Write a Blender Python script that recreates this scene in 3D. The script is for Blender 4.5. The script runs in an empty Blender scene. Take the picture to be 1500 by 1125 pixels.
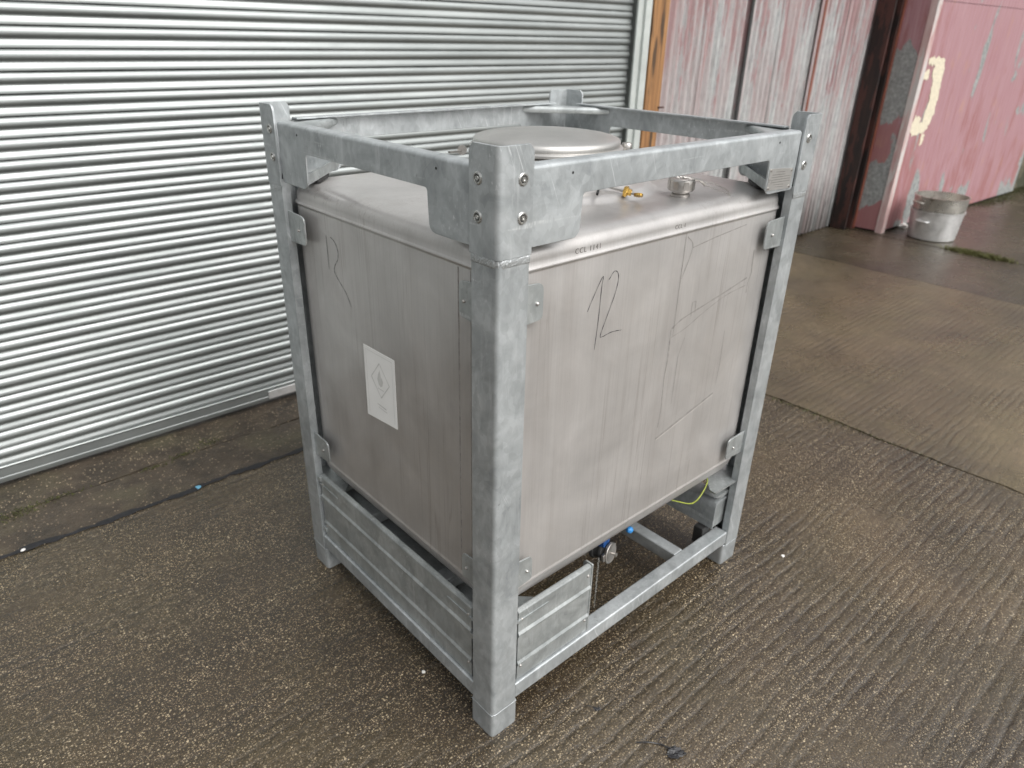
import bpy, bmesh, math, random
from mathutils import Vector, Matrix
random.seed(7)
R = math.radians
scene = bpy.context.scene
COL = scene.collection

# ------------------------------------------------------------------ camera
cam_d = bpy.data.cameras.new('camera'); cam = bpy.data.objects.new('camera', cam_d); COL.objects.link(cam)
fw = Vector((0.60458898, 0.66318033, -0.44120746)); rt = Vector((0.74581076, -0.66582073, 0.02119129)); up = Vector((0.27971143, 0.34186928, 0.8971549))
M = Matrix((rt, up, -fw)).transposed().to_4x4(); M.translation = Vector((-0.873102, -1.005713, 1.748866))
cam.matrix_world = M
cam_d.sensor_width = 36; cam_d.lens = 36*1043.92/1500
cam_d.clip_start = 0.05; cam_d.clip_end = 500
cam_d.dof.use_dof = True; cam_d.dof.focus_distance = 1.6; cam_d.dof.aperture_fstop = 4.0
scene.camera = cam

# ------------------------------------------------------------------ light: bright overcast day after rain
SUN_EL, SUN_AZ = R(48), R(-84)       # direction towards the brightest part of the cloud cover
w = bpy.data.worlds.new('World'); scene.world = w; w.use_nodes = True
nt = w.node_tree; bg = nt.nodes['Background']
sky = nt.nodes.new('ShaderNodeTexSky'); sky.sky_type = 'NISHITA'; sky.sun_disc = False
sky.sun_elevation = SUN_EL; sky.sun_rotation = R(90) - SUN_AZ; sky.dust_density = 6; sky.air_density = 1.5; sky.ozone_density = 1
hs = nt.nodes.new('ShaderNodeHueSaturation'); hs.inputs['Saturation'].default_value = 0.10
nt.links.new(sky.outputs[0], hs.inputs['Color']); nt.links.new(hs.outputs[0], bg.inputs[0])
bg.inputs[1].default_value = 0.15
sl = bpy.data.lights.new('sun', 'SUN'); sl.energy = 1.0; sl.angle = R(50); sl.color = (1.0, 0.985, 0.96)
so = bpy.data.objects.new('sun', sl); COL.objects.link(so)
dirn = Vector((math.cos(SUN_EL)*math.cos(SUN_AZ), math.cos(SUN_EL)*math.sin(SUN_AZ), math.sin(SUN_EL)))
so.rotation_euler = (-dirn).to_track_quat('-Z', 'Y').to_euler()
vs = scene.view_settings; vs.view_transform = 'Standard'; vs.look = 'None'; vs.gamma = 1; vs.use_curve_mapping = False
vs.exposure = 0.40

# ------------------------------------------------------------------ material helpers
class NT:
    def __init__(s, name):
        s.m = bpy.data.materials.new(name); s.m.use_nodes = True; s.t = s.m.node_tree
        s.p = s.t.nodes['Principled BSDF']
    def n(s, typ, **kw):
        nd = s.t.nodes.new(typ)
        for k, v in kw.items():
            if k in nd.inputs.keys(): nd.inputs[k].default_value = v
            else: setattr(nd, k, v)
        return nd
    def l(s, a, b): s.t.links.new(a, b)
    def geo(s): return s.n('ShaderNodeNewGeometry').outputs['Position']
    def obj(s): return s.n('ShaderNodeTexCoord').outputs['Object']
    def mapv(s, vec, sc=(1, 1, 1), loc=(0, 0, 0), rot=(0, 0, 0)):
        m = s.n('ShaderNodeMapping'); m.inputs['Scale'].default_value = sc; m.inputs['Location'].default_value = loc; m.inputs['Rotation'].default_value = rot
        s.l(vec, m.inputs['Vector']); return m.outputs[0]
    def noise(s, vec, scale, detail=4, rough=.55, dist=0):
        n = s.n('ShaderNodeTexNoise', Scale=scale, Detail=detail, Roughness=rough, Distortion=dist); s.l(vec, n.inputs['Vector']); return n.outputs['Fac']
    def vor(s, vec, scale, out='Color', feature='F1', rnd=1.0):
        n = s.n('ShaderNodeTexVoronoi', Scale=scale, Randomness=rnd); n.feature = feature; s.l(vec, n.inputs['Vector']); return n.outputs[out]
    def ramp(s, fac, stops, interp='LINEAR'):
        r = s.n('ShaderNodeValToRGB'); cr = r.color_ramp; cr.interpolation = interp
        while len(cr.elements) < len(stops): cr.elements.new(.5)
        for e, (pos, c) in zip(cr.elements, stops):
            e.position = pos; e.color = (c, c, c, 1) if isinstance(c, (int, float)) else (*c, 1)
        s.l(fac, r.inputs[0]); return r.outputs[0]
    def mix(s, fac, a, b, mode='MIX'):
        m = s.n('ShaderNodeMix'); m.data_type = 'RGBA'; m.blend_type = mode
        for i, v in ((0, fac), (6, a), (7, b)):
            sock = m.inputs[i]
            if hasattr(v, 'is_output'): s.l(v, sock)
            elif isinstance(v, (int, float)): sock.default_value = v if i == 0 else (v, v, v, 1)
            else: sock.default_value = (*v, 1)
        return m.outputs[2]
    def math(s, op, a, b=0.0, clamp=False):
        m = s.n('ShaderNodeMath'); m.operation = op; m.use_clamp = clamp
        for i, v in enumerate((a, b)):
            if hasattr(v, 'is_output'): s.l(v, m.inputs[i])
            else: m.inputs[i].default_value = v
        return m.outputs[0]
    def sep(s, vec):
        n = s.n('ShaderNodeSeparateXYZ'); s.l(vec, n.inputs[0]); return n.outputs
    def rnd(s): return s.n('ShaderNodeObjectInfo').outputs['Random']
    def bump(s, h, strength=.3, dist=.01, prev=None):
        b = s.n('ShaderNodeBump', Strength=strength, Distance=dist); s.l(h, b.inputs['Height'])
        if prev: s.l(prev, b.inputs['Normal'])
        return b.outputs[0]
    def out(s, col=None, rough=None, metal=None, nor=None, spec=None):
        for k, v in (('Base Color', col), ('Roughness', rough), ('Metallic', metal), ('Normal', nor), ('Specular IOR Level', spec)):
            if v is None: continue
            if hasattr(v, 'is_output'): s.l(v, s.p.inputs[k])
            elif k == 'Base Color': s.p.inputs[k].default_value = (*v, 1)
            else: s.p.inputs[k].default_value = v
        return s.m

def mat_galv(name, tint=(1, 1, 1), metal=.5, bright=1.0):
    t = NT(name); P = t.geo()
    a = t.vor(t.mapv(P, (1, 1, .6)), 75); sp = t.sep(a)[0]
    big = t.noise(P, 9, 5, .62, .8)
    lo, hi = .36*bright, .54*bright
    c = t.mix(t.ramp(big, [(.34, 0), (.66, 1)]), (lo*.92*tint[0], lo*.98*tint[1], lo*tint[2]), (hi*.935*tint[0], hi*.985*tint[1], hi*1.0*tint[2]))
    c = t.mix(.6, c, t.ramp(sp, [(0, .80), (1, 1.06)]), 'MULTIPLY')
    # zinc runs and pale dragged bands
    run = t.ramp(t.noise(t.mapv(P, (55, 55, 3.5)), 1.4, 5, .65), [(.56, 0), (.70, .5)])
    gate = t.ramp(t.noise(P, 3.2, 2), [(.46, 0), (.6, 1)])
    c = t.mix(t.math('MULTIPLY', run, gate), c, (.62, .64, .65))
    band = t.ramp(t.noise(t.mapv(P, (2.5, 2.5, 42)), 1, 3, .6), [(.64, 0), (.70, .6)])
    scr = t.ramp(t.noise(t.mapv(P, (300, 300, 60)), 1, 3, .6), [(.4, .1), (.6, 1)])
    c = t.mix(t.math('MULTIPLY', band, scr), c, (.70, .72, .72))
    dg = t.ramp(t.noise(t.mapv(t.mapv(P, rot=(0, R(24), R(24))), (150, 150, 5)), 1, 4, .7), [(.60, 0), (.66, .75)])
    dgg = t.ramp(t.noise(P, 5.5, 2), [(.52, 0), (.62, 1)])
    c = t.mix(t.math('MULTIPLY', dg, dgg), c, (.66, .68, .69))
    crack = t.ramp(t.noise(t.mapv(P, (60, 60, 9)), 1.8, 5, .75, .5), [(.63, 0), (.67, .6)])
    c = t.mix(t.math('MULTIPLY', crack, t.ramp(t.noise(P, 4.5, 2), [(.5, 0), (.62, 1)])), c, (.16, .165, .16))
    fine = t.noise(t.mapv(P, (1, 1, .4)), 220, 3, .6)
    rgh = t.ramp(t.noise(P, 26, 5, .65), [(.3, .34), (.7, .56)])
    nb = t.bump(big, .3, .004); nb = t.bump(fine, .10, .001, nb); nb = t.bump(run, .25, .0012, nb); nb = t.bump(sp, .06, .001, nb)
    return t.out(c, rgh, metal, nb)

def mat_steel(name, base=(.57, .553, .538), metal=.62, rough=(.30, .44), streaks=True):
    t = NT(name); P = t.geo()
    grain = t.noise(t.mapv(P, (330, 330, 5)), 1, 4, .6)
    cloud = t.noise(P, 4.5, 6, .6, .6)
    c = t.mix(t.ramp(cloud, [(.32, 0), (.7, 1)]), tuple(v*.86 for v in base), tuple(v*1.08 for v in base))
    c = t.mix(.5, c, t.ramp(grain, [(.3, .86), (.7, 1.05)]), 'MULTIPLY')
    if streaks:
        dr = t.noise(t.mapv(P, (38, 38, .55)), 1.0, 3, .5, .15)
        gate = t.ramp(t.noise(t.mapv(P, (3, 3, .8)), 1.4, 3), [(.42, 0), (.62, 1)])
        line = t.ramp(dr, [(.485, 0), (.5, 1), (.515, 0)])
        c = t.mix(t.math('MULTIPLY', t.math('MULTIPLY', line, gate), .30), c, (.15, .11, .09))
        wide = t.ramp(t.noise(t.mapv(P, (14, 14, .7)), 1.0, 4), [(.5, 0), (.72, .2)])
        c = t.mix(wide, c, (.30, .27, .25))
        speck = t.ramp(t.vor(P, 70, 'Distance'), [(.035, 1), (.06, 0)])
        sg = t.ramp(t.noise(P, 9, 3), [(.58, 0), (.66, .7)])
        c = t.mix(t.math('MULTIPLY', speck, sg), c, (.16, .13, .11))
    rg = t.ramp(t.noise(P, 10, 5, .6), [(.3, rough[0]), (.7, rough[1])])
    nb = t.bump(grain, .08, .001); nb = t.bump(t.noise(P, 3.2, 2), .35, .012, nb); nb = t.bump(t.noise(P, 28, 3), .05, .003, nb)
    return t.out(c, rg, metal, nb)

def mat_simple(name, col, rough=.5, metal=0, var=.15, scale=30, bump=.1, spec=.5):
    t = NT(name); P = t.geo()
    f = t.noise(P, scale, 5, .6)
    c = t.mix(t.ramp(f, [(.3, 0), (.7, 1)]), tuple(v*(1-var) for v in col), tuple(min(1, v*(1+var)) for v in col))
    return t.out(c, t.ramp(t.noise(P, scale*1.7, 3), [(.3, max(.05, rough-.08)), (.7, min(1, rough+.08))]), metal, t.bump(f, bump, .002), spec)

GALV = mat_galv('galvanised_steel')
WELD = mat_simple('bright_zinc_weld', (.44, .46, .465), .4, .6, .25, 200, .3)
GALVP = mat_galv('galvanised_sheet', (1, 1, .98), .62, .98)
STEEL = mat_steel('pickled_stainless')
LIDM = mat_steel('lid_stainless', (.52, .51, .49), .8, (.34, .46), False)
POLISH = mat_simple('polished_stainless', (.50, .48, .455), .36, .95, .12, 60, .08)
BRASS = mat_simple('brass', (.60, .38, .10), .28, .9, .2, 90, .1)
RUBBER = mat_simple('black_rubber', (.02, .02, .02), .6)
BLUE = mat_simple('blue_plastic', (.03, .22, .55), .35)
WIREY = mat_simple('yellow_green_wire', (.26, .30, .035), .45)
INK = mat_simple('black_marker_ink', (.03, .03, .035), .6)
ETCH = mat_simple('stamped_ink', (.17, .16, .15), .6)
PAPER = mat_simple('white_label_paper', (.82, .82, .80), .45, 0, .03, 20, .05)
PRINT = mat_simple('faded_print', (.60, .60, .58), .5, 0, .1)
RESID = mat_simple('glue_residue', (.37, .35, .335), .5, .5, .25, 80, .2)
RESIDL = mat_simple('scuffed_edge', (.75, .73, .70), .4, .6, .1, 80, .1)
BOLTM = mat_simple('zinc_bolt', (.5, .5, .48), .3, .9, .25, 200, .2)
DARK = mat_simple('shadowed_recess_paint', (.03, .03, .03), .8)

def mat_shutter():
    t = NT('shutter_galvanised'); P = t.geo()
    n1 = t.noise(t.mapv(P, (.7, 1, 6)), 2.4, 5, .6)
    c = t.mix(t.ramp(n1, [(.3, 0), (.7, 1)]), (.275, .294, .290), (.36, .38, .375))
    r = t.rnd(); c = t.mix(.5, c, t.ramp(r, [(0, .88), (1, 1.0)]), 'MULTIPLY')
    d = t.noise(t.mapv(P, (5, 5, 30)), 2, 5, .7)
    c = t.mix(t.ramp(d, [(.6, 0), (.75, .35)]), c, (.30, .29, .26))
    z = t.sep(P)[2]
    return t.out(c, t.ramp(t.noise(P, 8, 4), [(.3, .40), (.7, .52)]), .78, t.bump(t.noise(t.mapv(P, (1, 1, 8)), 5, 3), .06, .004))
SHUT = mat_shutter()

def mat_wet_concrete(name='wet_tamped_concrete', lift=(1, 1, 1), rg=(.15, .33), rid=.75, st=1.0):
    t = NT(name); P = t.geo()
    xyz = t.sep(P)
    big = t.noise(P, .9, 5, .6, .3); med = t.noise(P, 5, 5, .6)
    c = t.mix(t.ramp(big, [(.35, 0), (.68, 1)]), (.022, .0168, .0115), (.056, .044, .031))
    c = t.mix(t.ramp(t.noise(P, 2.1, 4, .6), [(.45, 0), (.65, .5)]), c, (.042, .036, .020))
    c = t.mix(.75, c, t.ramp(med, [(.25, .68), (.75, 1.25)]), 'MULTIPLY')
    c = t.mix(.9, c, t.ramp(t.noise(P, 170, 3, .75), [(.32, .2), (.68, 1.8)]), 'MULTIPLY')
    c = t.mix(1.0, c, lift, 'MULTIPLY')
    # sky sheen painted into the colour: paler ragged area right of the container
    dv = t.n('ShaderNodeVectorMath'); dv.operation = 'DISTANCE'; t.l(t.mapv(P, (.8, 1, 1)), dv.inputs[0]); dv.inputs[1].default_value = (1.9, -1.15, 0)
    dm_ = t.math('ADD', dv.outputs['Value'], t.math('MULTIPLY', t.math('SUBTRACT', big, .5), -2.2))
    sheen_mask = t.ramp(dm_, [(.0, 1), (2.2, 0)])
    c = t.mix(sheen_mask, c, t.mix(1.0, c, (1.75, 1.75, 1.85), 'MULTIPLY'))
    patch = t.ramp(t.noise(t.mapv(P, (.6, 2.0, 1)), 2.6, 4, .65), [(.34, .30*st), (.62, .85*st)])
    first = None
    for sc, th, col, dm in ((150, .66, (.34, .27, .17), .40), (88, .80, (.44, .36, .24), .30), (230, .6, (.26, .20, .13), .42)):
        v = t.n('ShaderNodeTexVoronoi', Scale=sc); t.l(t.mapv(P, (1, 1.3, 1), (sc*.01, .3, 0)), v.inputs['Vector'])
        cellr = t.ramp(t.sep(v.outputs['Color'])[0], [(th, 0), (th+.02, 1)])
        shape = t.ramp(v.outputs['Distance'], [(dm-.06, 1), (dm+.02, 0)])
        m = t.math('MULTIPLY', t.math('MULTIPLY', cellr, shape), patch)
        tone = t.mix(t.sep(v.outputs['Color'])[1], tuple(k*.35 for k in col), tuple(k*1.5 for k in col))
        c = t.mix(t.math('MULTIPLY', m, .9), c, tone)
        first = m if first is None else first
    wob = t.noise(t.mapv(P, (.8, 2.2, 1)), 1.3, 3, .55)
    ph = t.math('ADD', t.math('MULTIPLY', xyz[1], 2*math.pi/.040), t.math('MULTIPLY', wob, 13))
    jit = t.noise(t.mapv(P, (14, 14, 1)), 1.6, 4, .7)
    ph = t.math('ADD', ph, t.math('MULTIPLY', jit, 3.0))
    ridge = t.math('ADD', t.math('MULTIPLY', t.math('SINE', ph), .5), .5)
    ridge = t.math('POWER', ridge, 2.0)
    amp = t.ramp(t.noise(t.mapv(P, (.8, 1.5, 1)), 1.5, 3), [(.36, .12), (.62, 1)])
    brk = t.ramp(t.noise(t.mapv(P, (7, 38, 1)), 1, 4), [(.35, .1), (.6, 1)])
    ridge = t.math('MULTIPLY', ridge, t.math('MULTIPLY', amp, brk))
    c = t.mix(t.math('MULTIPLY', ridge, .35), c, (.012, .010, .008))
    rough = t.ramp(t.noise(P, 2.3, 5, .65), [(.35, rg[0]), (.65, rg[1])])
    nb = t.bump(ridge, rid, -.0055); nb = t.bump(t.noise(P, 170, 4, .75), .85, .0034, nb); nb = t.bump(med, .5, .010, nb); nb = t.bump(first, .5, .002, nb)
    return t.out(c, rough, 0, nb, .75)
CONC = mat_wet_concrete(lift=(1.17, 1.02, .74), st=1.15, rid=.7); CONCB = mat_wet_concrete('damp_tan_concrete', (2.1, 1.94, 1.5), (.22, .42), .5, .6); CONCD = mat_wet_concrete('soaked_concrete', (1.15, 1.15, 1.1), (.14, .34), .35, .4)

def mat_dirt():
    t = NT('dirt_in_joints'); P = t.geo()
    c = t.mix(t.ramp(t.noise(P, 12, 5), [(.3, 0), (.7, 1)]), (.02, .017, .013), (.055, .047, .032))
    return t.out(c, .7, 0, t.bump(t.noise(P, 60, 4), .6, .01))
DIRT = mat_dirt()
def mat_rough_strip():
    t = NT('crumbling_wet_concrete'); P = t.geo()
    c = t.mix(t.ramp(t.noise(P, 6, 6, .65), [(.3, 0), (.7, 1)]), (.026, .020, .014), (.085, .064, .044))
    c = t.mix(t.ramp(t.noise(P, 3, 3), [(.5, 0), (.7, .6)]), c, (.07, .065, .035))
    v = t.n('ShaderNodeTexVoronoi', Scale=95); t.l(P, v.inputs['Vector'])
    m = t.math('MULTIPLY', t.ramp(t.sep(v.outputs['Color'])[0], [(.78, 0), (.8, 1)]), t.ramp(v.outputs['Distance'], [(.25, 1), (.35, 0)]))
    c = t.mix(t.math('MULTIPLY', m, .75), c, (.36, .28, .19))
    nb = t.bump(t.noise(P, 16, 6, .7), .8, .02); nb = t.bump(t.noise(P, 120, 3), .7, .004, nb)
    return t.out(c, t.ramp(t.noise(P, 5, 4), [(.3, .32), (.7, .65)]), 0, nb, .5)
STRIP = mat_rough_strip()

def mat_corrugated():
    t = NT('worn_red_corrugated'); P = t.geo(); z = t.sep(P)[2]; r = t.rnd()
    off = t.n('ShaderNodeCombineXYZ'); t.l(t.math('MULTIPLY', r, 17), off.inputs[0])
    va = t.n('ShaderNodeVectorMath'); va.operation = 'ADD'; t.l(P, va.inputs[0]); t.l(off.outputs[0], va.inputs[1]); Q = va.outputs[0]
    st = t.noise(t.mapv(Q, (11, 11, .8)), 1, 5, .6); fine = t.noise(t.mapv(Q, (120, 120, 5)), 1, 5, .7)
    mott = t.noise(t.mapv(Q, (30, 30, 9)), 1, 6, .72)
    zinc = t.mix(t.ramp(mott, [(.35, 0), (.65, 1)]), (.20, .207, .208), (.42, .433, .432))
    zinc = t.mix(t.ramp(fine, [(.35, 0), (.7, .5)]), zinc, (.52, .52, .51))
    red = t.mix(t.ramp(fine, [(.35, 0), (.65, 1)]), (.17, .05, .055), (.30, .145, .15))
    hgt = t.math('MULTIPLY', t.math('SUBTRACT', z, 1.42), .17)
    mk = t.ramp(t.math('ADD', t.math('ADD', st, hgt), t.math('MULTIPLY', t.math('SUBTRACT', mott, .5), .65)), [(.54, 0), (.66, .75)])
    c = t.mix(mk, zinc, red)
    wash = t.ramp(t.noise(t.mapv(Q, (5, 5, .5)), 1, 3), [(.40, 0), (.60, .5)])
    c = t.mix(wash, c, (.33, .22, .215))
    c = t.mix(t.ramp(t.noise(t.mapv(Q, (30, 30, 1.2)), 1, 4, .6), [(.58, 0), (.72, .5)]), c, (.17, .145, .135))
    return t.out(c, .6, .1, t.bump(fine, .15, .002))
CORR = mat_corrugated()
def mat_rust(name, a, b, patch=None):
    t = NT(name); P = t.geo()
    f = t.noise(t.mapv(P, (14, 14, 1.5)), 1.5, 6, .65)
    c = t.mix(t.ramp(f, [(.35, 0), (.65, 1)]), a, b)
    if patch: c = t.mix(t.ramp(t.noise(t.mapv(P, (9, 9, 2)), 1.3, 5, .6), [(.5, 0), (.56, 1)]), c, patch)
    return t.out(c, .6, 0, t.bump(f, .2, .004))
RUST = mat_rust('rusty_red_edge', (.11, .028, .018), (.22, .075, .045))
RUSTP = mat_rust('dark_rusted_post', (.008, .006, .006), (.028, .014, .011), (.06, .022, .017))
def mat_pink(name, grey_amt):
    t = NT(name); P = t.geo(); z = t.sep(P)[2]
    fine = t.noise(t.mapv(P, (60, 60, 2.2)), 1, 5, .65)
    c = t.mix(t.ramp(fine, [(.3, 0), (.7, 1)]), (.30, .145, .162), (.385, .235, .252))
    # darker older red below and beside the flaking letter
    old = t.noise(t.mapv(P, (4, 4, 1.0)), 1.6, 5, .65, .4)
    lowz = t.math('MULTIPLY', t.math('SUBTRACT', .9, z), .10)
    c = t.mix(t.ramp(t.math('ADD', t.math('ADD', old, lowz), t.math('MULTIPLY', t.math('MAXIMUM', t.math('SUBTRACT', 7.35, t.sep(P)[0]), 0.0), .22)), [(.51, 0), (.64, .7)]), c, (.27, .11, .105))
    c = t.mix(t.ramp(t.noise(t.mapv(P, (7, 7, 5)), .8, 3), [(.60, 0), (.75, .4)]), c, (.42, .24, .15))
    g = t.noise(t.mapv(P, (2.2, 2.2, .9), (.3, 0, .25)), 1.5, 5, .5, .5)
    if grey_amt < .6:
        lobes = t.math('MULTIPLY', t.math('COSINE', t.math('MULTIPLY', t.math('SUBTRACT', z, 1.36), 2*math.pi/.92)), .16)
        topc = t.math('MULTIPLY', t.math('MAXIMUM', t.math('SUBTRACT', z, 1.68), 0.0), .8)
        g = t.math('SUBTRACT', t.math('ADD', g, lobes), topc)
    else:
        g = t.math('ADD', g, t.math('ADD', t.math('MULTIPLY', t.math('MAXIMUM', t.math('SUBTRACT', .55, z), 0.0), .22), t.math('MULTIPLY', t.math('MAXIMUM', t.math('SUBTRACT', t.sep(P)[0], 9.3), 0.0), .12)))
    gm = t.ramp(g, [(grey_amt, 0), (grey_amt+.02, 1)])
    c = t.mix(gm, c, t.mix(t.ramp(t.noise(P, 30, 5), [(.3, 0), (.7, 1)]), (.17, .178, .175), (.34, .355, .345)))
    return t.out(c, .5, 0, t.bump(gm, .3, -.002, t.bump(fine, .12, .002)))
PINK = mat_pink('faded_pink_paint', .62)
PINKG = mat_pink('peeling_pink_over_grey', .47)
def mat_wood():
    t = NT('weathered_orange_timber'); P = t.geo()
    f = t.noise(t.mapv(P, (55, 55, 2)), 1, 5, .65, .3)
    c = t.mix(t.ramp(f, [(.3, 0), (.7, 1)]), (.15, .065, .024), (.36, .19, .075))
    c = t.mix(t.ramp(t.noise(t.mapv(P, (16, 16, 2.6)), 1, 3), [(.56, 0), (.66, .9)]), c, (.04, .025, .015))
    return t.out(c, .65, 0, t.bump(f, .35, .003))
WOOD = mat_wood()
def mat_wall():
    t = NT('mossy_concrete_wall'); P = t.geo(); z = t.sep(P)[2]
    c = t.mix(t.ramp(t.noise(P, 2.2, 6, .65), [(.3, 0), (.7, 1)]), (.06, .05, .032), (.15, .125, .085))
    c = t.mix(t.ramp(t.math('SUBTRACT', t.noise(P, 4, 5), t.math('MULTIPLY', z, .25)), [(.35, 0), (.5, .9)]), c, (.028, .030, .012))
    return t.out(c, .8, 0, t.bump(t.noise(P, 14, 5), .5, .02))
WALL = mat_wall()
TRIM = mat_simple('pale_green_grey_channel', (.50, .53, .51), .45, .3, .12, 8, .05)
ALU = mat_simple('dull_aluminium', (.74, .74, .735), .36, .7, .18, 14, .1)
SST = mat_simple('grimy_stainless_pot', (.50, .48, .44), .3, .85, .25, 12, .1)
CREAM = mat_simple('flaking_cream_paint', (.62, .56, .43), .6, 0, .15, 40, .2)
MOSS = mat_simple('moss', (.045, .048, .010), .8, 0, .5, 60, .3)
GRASS = mat_simple('yellow_green_grass', (.095, .095, .025), .7, 0, .5, 60, .2)
LEAF = mat_simple('wet_black_leaf', (.012, .012, .014), .3)
STONE = mat_simple('pale_grit', (.34, .28, .19), .6, 0, .3, 90)

# ------------------------------------------------------------------ mesh helpers
def tag(o, label=None, cat=None, group=None, kind=None):
    for k, v in (('label', label), ('category', cat), ('group', group), ('kind', kind)):
        if v: o[k] = v
    return o
def empty(name, loc, label, cat, group=None):
    o = bpy.data.objects.new(name, None); o.location = loc; o.empty_display_size = .1; COL.objects.link(o)
    return tag(o, label, cat, group)
def build(name, bm, m, parent=None, smooth=30, bevel=0, seg=2, loc=None):
    bmesh.ops.recalc_face_normals(bm, faces=bm.faces)
    me = bpy.data.meshes.new(name); bm.to_mesh(me); bm.free()
    me.materials.append(m)
    if smooth:
        for p in me.polygons: p.use_smooth = True
        me.set_sharp_from_angle(angle=R(smooth))
    o = bpy.data.objects.new(name, me); COL.objects.link(o)
    if parent: o.parent = parent
    if loc: o.location = loc
    if bevel:
        b = o.modifiers.new('bevel', 'BEVEL'); b.width = bevel; b.segments = seg; b.limit_method = 'ANGLE'; b.angle_limit = R(40); b.harden_normals = True
    return o
def dup(o, parent=None, loc=None, rot=None):
    c = o.copy(); COL.objects.link(c); c.parent = parent if parent else o.parent
    if loc is not None: c.location = loc
    if rot is not None: c.rotation_euler = rot
    return c
def box(bm, lo, hi, mtx=None):
    vs = [bm.verts.new((x, y, z)) for x in (lo[0], hi[0]) for y in (lo[1], hi[1]) for z in (lo[2], hi[2])]
    for f in ((0, 1, 3, 2), (4, 6, 7, 5), (0, 4, 5, 1), (2, 3, 7, 6), (0, 2, 6, 4), (1, 5, 7, 3)):
        bm.faces.new([vs[i] for i in f])
    if mtx is not None: bmesh.ops.transform(bm, matrix=mtx, verts=vs)
    return vs
def prism(bm, pts, fn, a, b):
    """pts: 2-D outline; fn(p, q, d) -> 3-D; extruded from d=a to d=b"""
    A = [bm.verts.new(fn(p, q, a)) for p, q in pts]; B = [bm.verts.new(fn(p, q, b)) for p, q in pts]
    n = len(pts)
    bm.faces.new(A); bm.faces.new(B[::-1])
    for i in range(n): bm.faces.new((A[i], A[(i+1) % n], B[(i+1) % n], B[i]))
    return A+B
def round_poly(pts, rads, seg=4):
    out = []
    n = len(pts)
    for i, p in enumerate(pts):
        r = rads[i] if isinstance(rads, (list, tuple)) else rads
        p = Vector(p)
        if r <= 0: out.append(tuple(p)); continue
        a = Vector(pts[i-1])-p; b = Vector(pts[(i+1) % n])-p
        a.normalize(); b.normalize()
        p1 = p+a*r; p2 = p+b*r
        for k in range(seg+1):
            t = k/seg; q = p1*(1-t)**2 + p*2*t*(1-t) + p2*t*t
            out.append(tuple(q))
    return out
def tube(bm, pts, r, n=8, cap=True):
    pts = [Vector(p) for p in pts]; rings = []
    prev = None
    for i, p in enumerate(pts):
        d = (pts[min(i+1, len(pts)-1)]-pts[max(i-1, 0)]).normalized()
        if prev is None:
            u = d.orthogonal().normalized()
        else: u = (prev-d*prev.dot(d)).normalized()
        prev = u; v = d.cross(u)
        rr = r[i] if isinstance(r, (list, tuple)) else r
        rings.append([bm.verts.new(p+(u*math.cos(2*math.pi*k/n)+v*math.sin(2*math.pi*k/n))*rr) for k in range(n)])
    for a, b in zip(rings, rings[1:]):
        for k in range(n): bm.faces.new((a[k], a[(k+1) % n], b[(k+1) % n], b[k]))
    if cap: bm.faces.new(rings[0][::-1]); bm.faces.new(rings[-1])
def lathe(bm, prof, mtx=Matrix.Identity(4), n=32):
    """prof: (r, z) list; ends with r==0 collapse"""
    rings = []
    for r, z in prof:
        if r <= 1e-6: rings.append([bm.verts.new(mtx @ Vector((0, 0, z)))])
        else: rings.append([bm.verts.new(mtx @ Vector((r*math.cos(2*math.pi*k/n), r*math.sin(2*math.pi*k/n), z))) for k in range(n)])
    for a, b in zip(rings, rings[1:]):
        for k in range(n):
            k2 = (k+1) % n
            if len(a) == 1 and len(b) == 1: continue
            if len(a) == 1: bm.faces.new((a[0], b[k2], b[k]))
            elif len(b) == 1: bm.faces.new((a[k], a[k2], b[0]))
            else: bm.faces.new((a[k], a[k2], b[k2], b[k]))
    if len(rings[0]) > 1: bm.faces.new(rings[0][::-1])
    if len(rings[-1]) > 1: bm.faces.new(rings[-1])
def BM(): return bmesh.new()
def spline(pts, n=8):
    P = [Vector(p) for p in pts]; P = [P[0]*2-P[1]]+P+[P[-1]*2-P[-2]]; out = []
    for i in range(1, len(P)-2):
        for k in range(n):
            t = k/n; a, b, c, d = P[i-1:i+3]
            out.append(.5*((2*b)+(-a+c)*t+(2*a-5*b+4*c-d)*t*t+(-a+3*b-3*c+d)*t**3))
    out.append(P[-2]); return out
def axis_to(v):
    return Vector(v).to_track_quat('Z', 'Y').to_matrix().to_4x4()

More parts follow.
